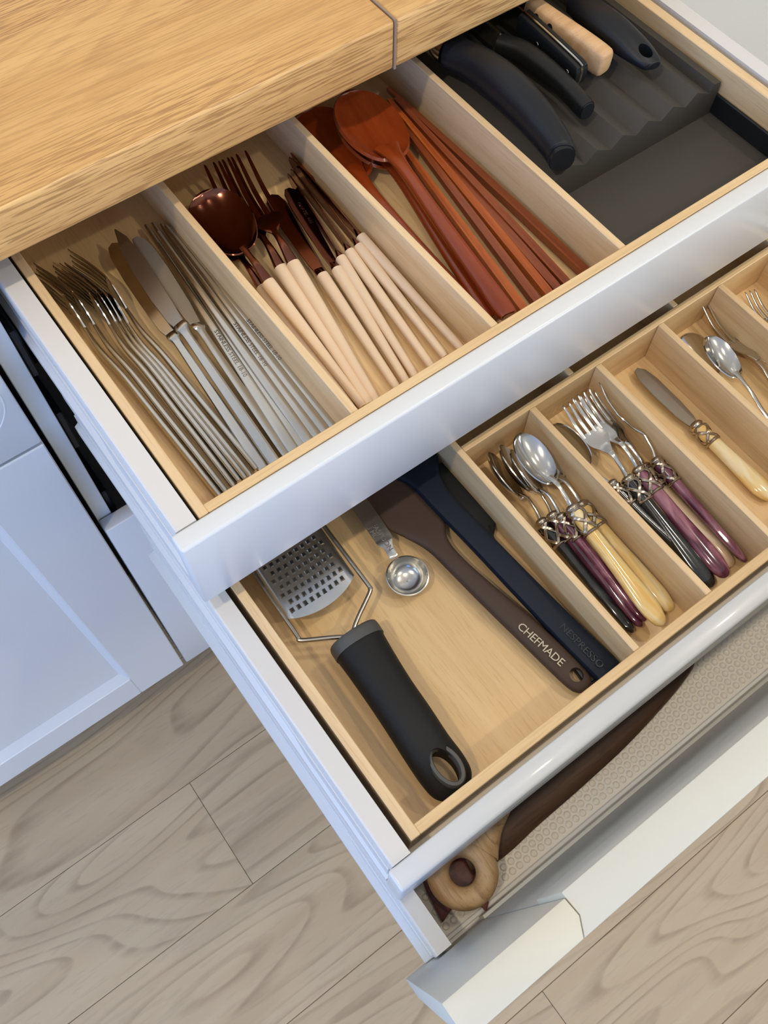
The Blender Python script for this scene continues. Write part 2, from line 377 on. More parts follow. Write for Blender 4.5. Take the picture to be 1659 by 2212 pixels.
def fronts(name, x0, x1, label, stile_right, flat=False):
    t = thing(name, label, 'cabinet', (0, 0, 0))
    MB().box(x0, x1, YD + .024, 1.05, -.98, .037).build('body', 'white_lacquer', t)
    if flat:
        MB().box(x0, x1, YD, YD + .022, -.98, .034).build('door', 'white_lacquer', t, bevel=.002); return t
    MB().box(x0, x1, YD, YD + .022, -.197, .034).build('drawer_front', 'white_lacquer', t, bevel=.003)
    d = MB().box(x1 - .0868, x1, YD, YD + .022, -.979, -.2015).build('door_stile', 'white_lacquer', t, bevel=.0015, seg=1)
    MB().box(x0, x0 + .0868, YD, YD + .022, -.979, -.2015).build('door_stile', 'white_lacquer', t, bevel=.0015, seg=1)
    MB().box(x0 + .0869, x1 - .0869, YD, YD + .022, -.979, -.895).build('door_rail', 'white_lacquer', t, bevel=.0015, seg=1)
    MB().box(x0 + .0869, x1 - .0869, YD, YD + .022, -.288, -.2015).build('door_rail', 'white_lacquer', t, bevel=.0015, seg=1)
    MB().box(x0 + .0869, x1 - .0869, YD + .012, YD + .018, -.895, -.288).build('door_panel', 'white_lacquer', t)
    m = MB(); a, b, c, d2 = x0 + .0869, x1 - .0869, -.895, -.288; w = .0105; y0, y1 = YD + .0015, YD + .0119
    n = m.addv([(a, y0, c), (b, y0, c), (b, y0, d2), (a, y0, d2), (a + w, y1, c + w * 2), (b - w, y1, c + w * 2), (b - w, y1, d2 - w), (a + w, y1, d2 - w)])
    m.addf([(n + i, n + (i + 1) % 4, n + 4 + (i + 1) % 4, n + 4 + i) for i in range(4)])
    m.build('door_moulding', 'white_lacquer', t, smooth=False)
    k = MB(); cx_, cz_ = -.1000, -.1050
    n_ = k.addv([(cx_ + rr * math.cos(i * math.pi / 32), yy, cz_ + rr * math.sin(i * math.pi / 32)) for rr, yy in ((.0545, YD - .0001), (.0540, YD - .0007), (.0528, YD - .0007), (.0523, YD - .0001)) for i in range(64)])
    k.addf([(n_ + q * 64 + i, n_ + q * 64 + (i + 1) % 64, n_ + q * 64 + 64 + (i + 1) % 64, n_ + q * 64 + 64 + i) for q in range(3) for i in range(64)])
    k.build('round_mark', 'white_lacquer', t)
    return t
fronts('door_cabinet', -.86, -.0362, 'white cabinet with a framed door and flat drawer front at the left edge', True)
fronts('side_cabinet', .796, 1.9, 'plain pale cabinet front beyond the right edge of the drawers', True, flat=True)

# ------------------------------------------------------------------ drawers
XR = .759
def side_profile(o, h, fl=-.0045):   # o = outward x sign handled by the caller; list of (x from the outer face, z)
    return [(.0185, 0), (.0025, 0), (.0008, -.0008), (0, -.003), (0, -.030), (.0040, -.032), (.0040, -.058), (.0005, -.060), (.0005, -.074),
            (fl, -.078), (fl, -h), (.0125, -h), (.0125, -.012), (.0185, -.010)]
def drawer(name, label, zt, yb, yf, x_end=.56, h=.092, capy=.145, fl=-.0043):
    t = thing(name, label, 'drawer', (0, 0, 0))
    for side in (0, 1):
        pr = side_profile(1, h, fl); m = MB()
        pts = [(.0045 + x, zt + z) if not side else (XR - .0045 - x, zt + z) for x, z in pr]
        if side: pts = pts[::-1]
        m.prism([(p[0], p[1]) for p in pts][::-1], 'y', yb, yb + x_end)
        r = m.build('side_rail', 'white_powder', t, angle=25)
        c = MB()
        xa, xb = (.0030, .0084) if not side else (XR - .0084, XR - .0030)
        c.prism([(yb + .002, zt - .030), (yb + .002, zt - .072), (yb + capy - .022, zt - .072), (yb + capy, zt - .030)][::1], 'x', xa, xb)
        c.build('end_cap', 'white_powder', r, bevel=.0007, seg=1)
    MB().box(.018, XR - .018, yb, yb + x_end, zt - .068, zt - .062).build('bottom_panel', 'mat_plastic', t)
    MB().box(.018, XR - .018, yb + x_end - .016, yb + x_end, zt - .062, zt).build('back_panel', 'white_lacquer', t)
    return t
d1 = drawer('inner_drawer', 'top white drawer holding the bamboo tray with chopsticks and knives', 0.0, .0174, 0)
MB().box(0, XR, 0, .0172, -.106, 0).build('front_panel', 'white_lacquer', d1, bevel=.0028, seg=3)
d2 = drawer('inner_drawer', 'middle white drawer with the grater and spatulas', -.1395, -.2581, -.2776)
MB().box(0, XR, -.2776, -.2583, -.2455, -.1395).build('front_panel', 'white_lacquer', d2, bevel=.0028, seg=3)
d3 = drawer('deep_drawer', 'lowest open drawer with a tall white front and a dotted liner', -.337, -.3345, -.36, h=.088, fl=-.0082)
# tall framed front of the lowest drawer, leaning out a touch
def shear(o):
    for v in o.data.vertices: v.co.y += -.0147 * (v.co.z - .036)
fx0, fx1, fzt, fzb, fy0, fy1 = -.0275, .790, .036, -.455, -.3657, -.3424
def bar(pts, z0, z1, name):
    o = MB().prism(pts, 'z', z0, z1).build(name, 'white_painted', d3, bevel=.0011, seg=2, angle=25); shear(o)
g_ = .0002; xm = fx1 - .09
bar([(fx0, fy0), (.0598 - g_, fy0), (.0660 - g_, -.3548), (.0652 - g_, fy1), (fx0, fy1)], fzb, fzt, 'front_stile')
bar([(xm + .0060 + g_, fy0), (fx1, fy0), (fx1, fy1), (xm + .0006 + g_, fy1), (xm + g_, -.3548)], fzb, fzt, 'front_stile')
rail_pts = [(.0598 + g_, fy0), (xm + .0060 - g_, fy0), (xm - g_, -.3548), (xm + .0006 - g_, fy1 + .0034), (.0652 + g_, fy1 + .0034), (.0660 + g_, -.3548)]
bar(rail_pts, fzt - .09, fzt - .0005, 'front_rail'); bar(rail_pts, fzb, fzb + .09, 'front_rail')
o = MB().box(.0667, fx1 - .0904, fy1 - .012, fy1 - .0003, fzb + .09, fzt - .09).build('front_panel', 'white_painted', d3); shear(o)
# drawer-bottom lip in front of the liner
MB().box(.026, XR - .026, -.3325, -.3275, -.4050, -.3950).build('front_lip', 'white_powder', d3, bevel=.001, seg=1)
MB().box(.0245, XR - .0245, -.3270, .20, -.3985, -.3965).build('liner', 'mat_plastic', d3)
mb = MB(); pit = .0098
for j in range(22):
    for i in range(72):
        x = .033 + i * pit + (pit / 2 if j % 2 else 0); y = -.320 + j * pit * .866
        if x > .70: continue
        n = mb.addv([(x + r_ * math.cos(a * math.pi / 4), y + r_ * math.sin(a * math.pi / 4), z_) for r_, z_ in ((.0042, -.3965), (.0030, -.3955), (.0020, -.3957)) for a in range(8)])
        mb.addf([(n + q * 8 + a, n + q * 8 + (a + 1) % 8, n + q * 8 + 8 + (a + 1) % 8, n + q * 8 + 8 + a) for q in range(2) for a in range(8)] + [tuple(n + 16 + a for a in range(8))])
tag(mb.build('liner_dots', 'mat_bump', d3, smooth=True), kind='stuff')

# ------------------------------------------------------------------ bamboo trays
BH = .060
t1 = thing('cutlery_tray', 'bamboo cutlery tray with three dividers in the top drawer', 'tray')
zr = -.0008; y0t, y1t = .0177, .555
MB().box(.0340, .7180, y0t + .008, y1t - .008, zr - BH, zr - .0545).build('base', 'bamboo_floor', t1)
MB().box(.0258, .0340, y0t, y1t, zr - BH, zr).build('side_wall', 'bamboo_y', t1, bevel=.0006, seg=1)
MB().box(.7180, .7295, y0t, y1t, zr - BH, zr).build('side_wall', 'bamboo_y', t1, bevel=.0006, seg=1)
MB().box(.0340, .7180, y0t, y0t + .0082, zr - BH, zr).build('end_wall', 'bamboo_x', t1, bevel=.0006, seg=1)
MB().box(.0340, .7180, y1t - .0082, y1t, zr - BH, zr).build('end_wall', 'bamboo_x', t1, bevel=.0006, seg=1)
for a, b in ((.1725, .1795), (.3188, .3258), (.4664, .4738)):
    MB().box(a, b, y0t + .0083, y1t - .0083, zr - .0545, zr - .0006).build('divider', 'bamboo_y', t1, bevel=.0006, seg=1)
Z2 = -.1395
t2 = thing('cutlery_tray', 'bamboo tray with many small compartments in the middle drawer', 'tray')
y0u, y1u = -.2515, .268
MB().box(.0380, .7200, y0u + .008, y1u - .008, Z2 - BH, Z2 - .0550).build('base', 'bamboo_floor', t2)
MB().box(.0288, .0380, y0u, y1u, Z2 - BH, Z2).build('side_wall', 'bamboo_y', t2, bevel=.0006, seg=1)
MB().box(.7200, .7290, y0u, y1u, Z2 - BH, Z2).build('side_wall', 'bamboo_y', t2, bevel=.0006, seg=1)
MB().box(.0380, .7200, y0u, y0u + .0090, Z2 - BH, Z2).build('end_wall', 'bamboo_x', t2, bevel=.0006, seg=1)
MB().box(.0380, .7200, y1u - .009, y1u, Z2 - BH, Z2).build('end_wall', 'bamboo_x', t2, bevel=.0006, seg=1)
MB().box(.2783, .2850, y0u + .0091, y1u - .0091, Z2 - .0550, Z2 - .0004).build('divider', 'bamboo_y', t2, bevel=.0006, seg=1)
MB().box(.2852, .7199, .0003, .0075, Z2 - .0550, Z2 - .0004).build('cross_wall', 'bamboo_x', t2, bevel=.0006, seg=1)
for a in (.3666, .4546, .5426, .6306):
    MB().box(a, a + .0070, y0u + .0091, .0001, Z2 - .0550, Z2 - .0002).build('divider', 'bamboo_y', t2, bevel=.0006, seg=1)
for a in (.4250, .5720):
    MB().box(a, a + .0070, .0077, y1u - .0091, Z2 - .0550, Z2 - .0004).build('divider', 'bamboo_y', t2, bevel=.0006, seg=1)

# ------------------------------------------------------------------ cutlery prototypes (modelled along +x, handle end at x = 0)
def fork_head(m_head, x0, x1, xt, w, z_of, t=.0022, neck=.0055):
    xs = [x0, x0 + (xt - x0) * .3, x0 + (xt - x0) * .62, xt + .002]
    m_head.loft([(x, 0, z_of(x)) for x in xs], [(neck, t * 1.8), (w * .55, t * 1.2), (w * .97, t), (w, t)], n=12, sub=4, e=3.2)
def tines(root_head, x0, x1, w, z_of, mat, n=4, t=.0021, duty=.56):
    pitch = w / (n - 1 + duty); tw = pitch * duty
    for i in range(n):
        y = -w / 2 + tw / 2 + i * pitch
        xs = [x0 - .002, x0 + (x1 - x0) * .45, x0 + (x1 - x0) * .9, x1]
        m = MB().loft([(x, y, z_of(x)) for x in xs], [(tw, t), (tw * .86, t), (tw * .55, t * .8), (tw * .2, t * .3)], n=8, sub=3, e=3)
        m.build('tine', mat, root_head)
def lerp(tab):
    def f(x):
        if x <= tab[0][0]: return tab[0][1]
        for (a, b), (c, d) in zip(tab[:-1], tab[1:]):
            if x <= c:
                u = (x - a) / (c - a); u = u * u * (3 - 2 * u); return b + (d - b) * u
        return tab[-1][1]
    return f
def bowl(m, x0, x1, w, depth, z0, ztip, egg=.12, nu=18, nv=12, t=.0013, flat=1.0):
    """spoon bowl from neck x0 to tip x1"""
    g = []
    for i in range(nu + 1):
        u = i / nu; c = -math.cos(math.pi * u) * .5 + .5
        hw = w / 2 * math.sqrt(max(0, 1 - (2 * c - 1) ** 2)) ** .92 * (1 + egg * (c - .5) * 2) + .0016 * (1 - c)
        row = []
        for j in range(nv + 1):
            q = -math.cos(math.pi * j / nv); dd = depth * (1 - abs(q) ** (2 * flat)) * math.sin(math.pi * min(1, c * .9 + .08)) ** .75
            row.append((x0 + (x1 - x0) * c, q * hw, z0 + (ztip - z0) * c - dd))
        g.append(row)
    m.shell(g, t)
def steel_fork():
    L = .30; t = thing('steel_fork', '', 'fork')
    zf = lerp([(0, 0), (.15, .001), (.195, .0035), (.222, .001), (.252, .001), (.30, .013)])
    MB().loft([(x, 0, zf(x)) for x in (0, .002, .05, .1, .15, .185, .212, .222)],
              [(.005, .003), (.0098, .0056), (.0096, .0058), (.0086, .0058), (.0072, .0056), (.0062, .0050), (.0064, .0036), (.009, .003)], n=14, sub=4, e=2.5).build('handle', 'steel_satin', t)
    h = MB(); fork_head(h, .214, .30, .250, .030, zf, neck=.0075); ho = h.build('head', 'steel', t); tines(ho, .250, .30, .030, zf, 'steel', t=.0028, duty=.66); return t, L
def steel_knife(kind):
    L = .30; t = thing('table_knife', '', 'knife')
    MB().loft([(0, 0, 0), (.002, 0, 0), (.06, 0, 0), (.12, 0, 0), (.158, 0, .0003), (.166, 0, .0005), (.172, 0, .0005)],
              [(.007, .004), (.0112, .0072), (.0108, .0072), (.0095, .007), (.0085, .0068), (.0135, .0075), (.012, .004)], n=10, sub=3, e=3).build('handle', 'steel_satin', t)
    if kind == 'steak': out = [(.170, -.005), (.20, -.0068), (.25, -.0085), (.285, -.0062), (.30, -.001), (.2995, .0005), (.28, .0058), (.25, .0088), (.21, .0098), (.18, .0085), (.170, .0055)]
    else: out = [(.170, -.005), (.20, -.0088), (.25, -.0112), (.28, -.0108), (.295, -.0075), (.30, -.001), (.297, .0055), (.285, .009), (.25, .0102), (.20, .0095), (.180, .0085), (.170, .0055)]
    MB().prism(out, 'z', -.0006, .0011).build('blade', 'steel_dull' if kind == 'steak' else 'steel', t, bevel=.0004, seg=1, angle=12); return t, L
def steel_stick():
    L = .28; t = thing('steel_chopstick', '', 'chopstick')
    MB().loft([(0, 0, 0), (.002, 0, 0), (.09, 0, 0), (.2, 0, 0), (.277, 0, 0), (.28, 0, 0)],
              [(.0068, .0038), (.0108, .0066), (.0102, .0062), (.0066, .0050), (.0048, .0040), (.003, .0026)], n=14, sub=2, e=3.0).build('shaft', 'steel_satin', t); return t, L
def cream_handle(t):
    MB().loft([(0, 0, 0), (.0018, 0, 0), (.04, 0, 0), (.1, 0, 0), (.164, 0, 0), (.1655, 0, 0)],
              [(.005, .005), (.0086, .008), (.0098, .009), (.0122, .0112), (.0142, .0130), (.0130, .0118)], n=16, sub=3, e=2.3).build('handle', 'cream', t)
def copper_fork():
    L = .306; t = thing('copper_fork', '', 'fork'); cream_handle(t)
    zf = lerp([(0, 0), (.165, 0), (.195, .005), (.216, .004), (.236, -.002), (.262, .0), (.306, .014)])
    MB().loft([(x, 0, zf(x)) for x in (.163, .170, .188, .202, .213)], [(.0122, .0105), (.0118, .0095), (.0085, .0065), (.0064, .005), (.0085, .004)], n=12, sub=4, e=2.6).build('neck', 'copper', t)
    h = MB(); fork_head(h, .208, .306, .2345, .035, zf, neck=.0075); ho = h.build('head', 'copper', t); tines(ho, .2345, .306, .035, zf, 'copper', duty=.6); return t, L
def copper_spoon():
    L = .296; t = thing('copper_spoon', '', 'spoon'); cream_handle(t)
    zf = lerp([(0, 0), (.165, 0), (.19, .006), (.212, .006)])
    MB().loft([(x, 0, zf(x)) for x in (.163, .170, .188, .202, .217)], [(.0122, .0105), (.0118, .0095), (.0082, .0062), (.0062, .0048), (.008, .003)], n=12, sub=4, e=2.6).build('neck', 'copper', t)
    b = MB(); bowl(b, .211, .296, .060, .013, .006, .010); b.build('bowl', 'copper', t, angle=60); return t, L
def copper_knife():
    L = .306; t = thing('copper_knife', '', 'knife'); cream_handle(t)
    MB().loft([(.163, 0, 0), (.170, 0, 0), (.180, 0, 0)], [(.0122, .0105), (.0118, .0085), (.011, .003)], n=12, sub=3, e=2.6).build('neck', 'copper', t)
    out = [(.172, -.0055), (.19, -.0062), (.23, -.0085), (.27, -.0118), (.29, -.0132), (.302, -.010), (.306, -.003), (.304, .004), (.295, .0085), (.27, .0105), (.23, .010), (.19, .0078), (.172, .0055)]
    MB().prism(out, 'z', -.0008, .0008).build('blade', 'copper', t, bevel=.0004, seg=1, angle=12); return t, L
def collar(t, x0, x1, w, h):
    xm = (x1 - x0)
    c = MB().loft([(x1 + .0015, 0, 0), (x1, 0, 0), (x1 - .0025, 0, 0), (x1 - .0045, 0, 0), (x1 - .0065, 0, 0), (x1 - .0075, 0, 0)],
              [(.008, .0075), (w * .82, h * .82), (w * .98, h * .98), (w * .88, h * .88), (w * .99, h * .99), (w * .8, h * .8)], n=20, sub=3)
    c.loft([(x0 - .001, 0, 0), (x0, 0, 0), (x0 + .001, 0, 0), (x0 + .0025, 0, 0)], [(w * .92, h * .92), (w * 1.1, h * 1.1), (w * 1.1, h * 1.1), (w * .92, h * .92)], n=20, sub=2)
    o = c.build('collar', 'antique_silver', t)
    a, b = x0 + .0015, x1 - .0065; g = MB(); N_ = 16
    for s_ in (1, -1):
        for k in range(3):
            for i in range(N_ + 1):
                u = i / N_; th = 2 * math.pi * k / 3 + s_ * u * math.pi * .8 + .35
                wob = 1.07 + .035 * math.cos(u * math.pi * 4 * .8 + (0 if s_ > 0 else math.pi))
                xx = a + (b - a) * u; dt = .30
                for q_, rr in ((-1, .97), (-.6, wob), (.6, wob), (1, .97)):
                    g.addv([(xx, math.cos(th + q_ * dt) * w / 2 * rr, math.sin(th + q_ * dt) * h / 2 * rr)])
            n_ = len(g.v) - 4 * (N_ + 1)
            g.addf([((n_ + 4 * i + q, n_ + 4 * i + 4 + q, n_ + 4 * i + 5 + q, n_ + 4 * i + 1 + q) if s_ > 0 else (n_ + 4 * i + 1 + q, n_ + 4 * i + 5 + q, n_ + 4 * i + 4 + q, n_ + 4 * i + q)) for i in range(N_) for q in range(3)])
    g.build('lattice', 'antique_silver', o)
def pearl_handle(t, mat, end=.14):
    q = end / .14
    # widest two thirds of the way down, rounded tip at x = 0
    MB().loft([(x * q, 0, 0) for x in (0, .0015, .006, .02, .04, .075, .105, .137)],
              [(.003, .002), (.009, .005), (.0155, .0085), (.0212, .0105), (.0205, .0112), (.0165, .0118), (.0145, .0122), (.0150, .0128)], n=16, sub=4).build('handle', mat, t)
def pearl_spoon(mat):
    L = .227; t = thing('pearl_spoon', '', 'spoon'); pearl_handle(t, mat); collar(t, .108, .140, .0172, .0150)
    zf = lerp([(.138, 0), (.15, .004), (.162, .006), (.178, .002)])
    MB().loft([(x, 0, zf(x)) for x in (.138, .146, .155, .165, .176)], [(.0060, .0045), (.0050, .0040), (.0046, .0034), (.0052, .0028), (.0085, .0022)], n=10, sub=4).build('neck', 'steel', t)
    b = MB(); bowl(b, .170, .227, .0315, .009, .002, .006); b.build('bowl', 'steel', t, angle=60); return t, L
def pearl_fork(mat):
    L = .240; t = thing('pearl_fork', '', 'fork'); pearl_handle(t, mat); collar(t, .108, .140, .0172, .0150)
    zf = lerp([(.138, 0), (.152, .006), (.166, .009), (.185, .004), (.205, .002), (.24, .010)])
    MB().loft([(x, 0, zf(x)) for x in (.138, .148, .158, .168, .178)], [(.0060, .0045), (.0052, .0040), (.0050, .0034), (.0062, .0026), (.012, .0020)], n=10, sub=4).build('neck', 'steel', t)
    h = MB(); fork_head(h, .170, .24, .200, .026, zf, neck=.007, t=.0018); ho = h.build('head', 'steel', t); tines(ho, .200, .24, .026, zf, 'steel', t=.0018); return t, L
def spreader(mat):
    L = .187; t = thing('butter_spreader', '', 'spreader'); pearl_handle(t, mat, .104)
    collar(t, .078, .104, .0165, .0145)
    out = [(.102, -.004), (.112, -.0068), (.13, -.0085), (.165, -.0092), (.180, -.0072), (.1865, -.002), (.185, .004), (.175, .0078), (.15, .0088), (.12, .0082), (.108, .006), (.102, .004)]
    MB().prism(out, 'z', -.0008, .0008).build('blade', 'steel_dull', t, bevel=.0004, seg=1, angle=12); return t, L
def small_fork(n=4):
    L = .19; t = thing('dessert_fork', '', 'fork')
    zf = lerp([(0, 0), (.085, .002), (.115, .008), (.135, .003), (.15, .0), (.19, .008)])
    MB().loft([(x, 0, zf(x)) for x in (0, .004, .04, .08, .105, .125)], [(.006, .002), (.011, .0026), (.0085, .0028), (.0055, .003), (.0052, .0028), (.011, .002)], n=10, sub=4, e=2.6).build('handle', 'steel', t)
    h = MB(); fork_head(h, .112, .19, .142, .0225, zf, neck=.007, t=.0018); ho = h.build('head', 'steel_satin', t); tines(ho, .142, .19, .0225, zf, 'steel_satin', n=n, t=.0022, duty=.56); return t, L
def tea_spoon():
    L = .19; t = thing('teaspoon', '', 'spoon')
    zf = lerp([(0, 0), (.085, .001), (.115, .006), (.135, .004)])
    MB().loft([(x, 0, zf(x)) for x in (0, .004, .04, .08, .105, .125, .137)], [(.006, .002), (.011, .0026), (.0085, .0028), (.0055, .003), (.005, .0028), (.0055, .0024), (.009, .002)], n=10, sub=4, e=2.6).build('handle', 'steel', t)
    b = MB(); bowl(b, .131, .19, .032, .0085, .004, .005); b.build('bowl', 'steel', t, angle=60); return t, L
def wood_spoon():
    L = .31; t = thing('wooden_spoon', '', 'spoon')
    zf = lerp([(0, 0), (.15, .002), (.2, .006), (.235, .004)])
    MB().loft([(x, 0, zf(x)) for x in (0, .003, .05, .12, .18, .212, .232)], [(.008, .006), (.0205, .011), (.0195, .0115), (.0158, .011), (.0135, .010), (.018, .0085), (.030, .005)], n=14, sub=4, e=2.6).build('handle', 'spoon_wood', t)
    b = MB(); bowl(b, .214, .31, .066, .009, .005, .010, egg=.05, t=.0032); b.build('bowl', 'spoon_wood', t, angle=60); return t, L
def wood_stick(mat):
    L = .29; t = thing('wooden_chopstick', '', 'chopstick')
    MB().loft([(0, 0, 0), (.0015, 0, 0), (.1, 0, 0), (.2, 0, 0), (.287, 0, 0), (.29, 0, 0)], [(.0080, .0080), (.0092, .0092), (.0086, .0086), (.0072, .0072), (.0052, .0052), (.004, .004)], n=4, sub=2, e=12).build('shaft', mat, t); return t, L

PROTO = {}
def item(key, maker, A, B, roll, label, group=None):
    if key in PROTO: t = dup(PROTO[key][0]); L = PROTO[key][1]
    else: t, L = maker(); PROTO[key] = (t, L)
    place(t, A, B, roll, L); t['label'] = label
    if group: t['group'] = group
    return t

# ---- steel set, left compartment of the top drawer
G = 'steel cutlery in the left compartment'
SF = [((0.0553, 0.0496, -0.0505), (0.0457, 0.3451, -0.0390), 90, 'steel fork lying on edge, nearest the left tray wall'),
      ((0.0616, 0.0496, -0.0505), (0.0548, 0.3425, -0.0390), 90, 'steel fork on edge, second from the left tray wall'),
      ((0.0695, 0.0519, -0.0505), (0.0669, 0.3292, -0.0380), 90, 'steel fork on edge, third from the left tray wall'),
      ((0.0757, 0.0542, -0.0505), (0.0723, 0.3271, -0.0370), 88, 'steel fork with dark side-turned tines, fourth from the left wall'),
      ((0.0809, 0.0528, -0.0500), (0.0760, 0.3255, -0.0380), 86, 'steel fork with bright neck, fifth from the left wall'),
      ((0.0855, 0.0515, -0.0495), (0.0793, 0.3163, -0.0360), 84, 'steel fork beside the table knives, rounded handle end in view, sixth'),
      ((0.0932, 0.0545, -0.0500), (0.0867, 0.3380, -0.0380), 88, 'steel fork reaching farthest back, its tines behind the other forks')]
for A, B, r, lb in SF: item('sf', steel_fork, A, B, r, lb, G)
item('kt', lambda: steel_knife('table'), (0.0983, 0.0535, -0.0500), (0.1126, 0.3294, -0.0360), 12, 'steel table knife with round tip under the pointed steak knife', G)
item('ks', lambda: steel_knife('steak'), (0.1090, 0.0478, -0.0470), (0.1199, 0.3290, -0.0220), 20, 'pointed steak knife lying on top of the steel cutlery', G)
item('kt', None, (0.1215, 0.0511, -0.0500), (0.1346, 0.3218, -0.0340), -22, 'steel table knife with round tip right of the steak knife', G)
SK = [((0.1285, 0.0495, -0.0490), (0.1521, 0.3348, -0.0440), 'steel chopstick right of the knives, engraved, leftmost of its bunch', 1),
      ((0.1373, 0.0509, -0.0500), (0.1596, 0.3353, -0.0460), 'steel chopstick, second of the bunch from the knives', 0),
      ((0.1440, 0.0500, -0.0490), (0.1544, 0.3134, -0.0360), 'steel chopstick, third from the knives, its tip lying over the others', 0),
      ((0.1527, 0.0516, -0.0500), (0.1659, 0.3290, -0.0460), 'engraved steel chopstick, fourth of the bunch from the knives', 1),
      ((0.1617, 0.0523, -0.0500), (0.1678, 0.3234, -0.0440), 'steel chopstick, second of the bunch from the first divider', 0),
      ((0.1703, 0.0529, -0.0500), (0.1711, 0.3203, -0.0460), 'engraved steel chopstick against the first bamboo divider', 1)]
sticks = [(item('sk', steel_stick, A, B, 0, lb, G), eng) for A, B, lb, eng in SK]
for t, eng in sticks:
    if eng: text('STAINLESS STEEL 18-10', .0056, Matrix.Translation((.112, 0, .0031)) @ Matrix.Rotation(math.pi, 4, 'Z'), 'engraved', t, .0001)
# ---- copper set
G = 'copper cutlery with cream handles'
item('cs', copper_spoon, (0.1935, 0.0568, -0.0510), (0.2103, 0.3292, -0.0470), 8, 'copper spoon with cream handle half hidden under the other copper spoon', G)
item('cs', None, (0.2015, 0.0518, -0.0480), (0.2088, 0.3188, -0.0270), 4, 'copper spoon with cream handle lying on top, bowl against the first divider', G)
item('cf', copper_fork, (0.2078, 0.0517, -0.0490), (0.2413, 0.3477, -0.0340), -6, 'copper fork with cream handle, left of the two copper forks', G)
item('cf', None, (0.2147, 0.0510, -0.0490), (0.2546, 0.3386, -0.0270), 2, 'copper fork with cream handle, right of the two copper forks', G)
CK = [((0.2376, 0.0511, -0.0490), (0.2705, 0.3035, -0.0460), -4, 'copper knife lying flat with water spots on its blade', 0),
      ((0.2482, 0.0505, -0.0490), (0.2868, 0.2958, -0.0400), -18, 'copper knife with lettering on its half tilted blade', 1),
      ((0.2579, 0.0511, -0.0490), (0.2974, 0.3103, -0.0400), -84, 'copper knife on edge, cream handle third from the spotted knife', 0),
      ((0.2759, 0.0508, -0.0490), (0.3032, 0.3138, -0.0400), -84, 'copper knife on edge, middle one of the upright copper blades', 0),
      ((0.2923, 0.0518, -0.0490), (0.3095, 0.3135, -0.0400), -84, 'copper knife on edge, second from the second divider', 0),
      ((0.3096, 0.0512, -0.0490), (0.3108, 0.3285, -0.0400), -84, 'copper knife on edge, lying against the second divider', 0)]
blades = [(item('ck', copper_knife, A, B, r, lb, G), tx) for A, B, r, lb, tx in CK]
for t, tx in blades:
    if tx: text('MARTEL 480', .0066, Matrix.Translation((.262, -.0035, .001)) @ Matrix.Rotation(math.pi, 4, 'Z'), 'steel_satin', t, .0001)
# ---- wooden set
G = 'red wooden spoons and chopsticks'
item('ws', wood_spoon, (.3390, .0330, -.0485), (0.3568, 0.3682, -0.0440), 10, 'dark red wooden spoon lying at left, bowl in the shade of the worktop', G)
item('ws', None, (0.3551, 0.0588, -0.0480), (0.4027, 0.3514, -0.0440), -12, 'red wooden spoon just under the topmost wooden spoon', G)
item('ws', None, (0.3602, 0.0469, -0.0365), (0.3963, 0.3442, -0.0220), -6, 'topmost red wooden spoon with its broad bowl fully in view', G)
WS = [((0.3827, 0.0534, -0.0480), (0.4250, 0.3249, -0.0480), 'orange_wood', 'orange wooden chopstick nearest the wooden spoons'),
      ((0.3988, 0.0539, -0.0480), (0.4379, 0.3338, -0.0420), 'red_wood', 'brown wooden chopstick, second from the wooden spoons'),
      ((0.4132, 0.0525, -0.0480), (0.4414, 0.3331, -0.0400), 'orange_wood', 'orange wooden chopstick in the middle of the bunch'),
      ((0.4230, 0.0520, -0.0480), (0.4485, 0.3370, -0.0460), 'red_wood', 'red brown wooden chopstick, fourth from the wooden spoons'),
      ((0.4347, 0.0520, -0.0480), (0.4483, 0.3307, -0.0400), 'red_wood', 'red wooden chopstick at the right edge of the bunch'),
      ((0.4582, 0.0522, -0.0480), (0.4547, 0.3513, -0.0440), 'red_wood', 'red wooden chopstick apart from the bunch by the third divider')]
for A, B, m, lb in WS: item('wk' + m, lambda m=m: wood_stick(m), A, B, 0, lb, G)

# ---- knife tray in the right compartment
kt = thing('knife_tray', 'dark grey ridged plastic knife tray in the right compartment', 'knife tray')
kx0, kx1, ky0, ky1, kz = .4745, .7172, .0268, .52, -.0545
MB().box(kx0, kx1, ky0, ky1, kz, kz + .0035).build('base', 'knife_tray_plastic', kt, bevel=.001, seg=1)
lip = MB(); lip.box(kx1 - .0035, kx1, ky0, ky1, kz + .0036, kz + .026); lip.box(kx0, kx0 + .0025, ky0, ky1, kz + .0036, kz + .020)
lip.build('raised_lip', 'black_plastic', kt, bevel=.001, seg=1)
xs = [(.4925, -.0185)]
px = .5072
for i in range(6):
    xs += [(px, -.0100), (px + .0215, -.0212)]; px += .03415
xs = [q for q in xs if q[0] < .700] + [(.7025, -.0115), (.7128, -.0135)]
prof = [(kx0 + .012, kz + .0036), (kx1 - .004, kz + .0036), (kx1 - .004, -.0137)] + xs[::-1] + [(kx0 + .012, -.0222)]
m = MB(); m.prism(prof[::-1], 'y', .135, .515); m.build('ridged_block', 'knife_tray_plastic', kt, angle=20)

def knife_blade(t, p, d, w, ln, mat='steel'):
    """blade lying on its edge down between the ridges, running back from p along d"""
    p = Vector(p); d = Vector(d).normalized(); m = MB()
    m.loft([p, p + d * ln * .3, p + d * ln * .8, p + d * ln], [(.003, w), (.003, w), (.0025, w * .7), (.001, w * .1)], n=8, sub=2, e=6)
    m.build('blade', mat, t)
K = 'knives standing in the ridged tray'
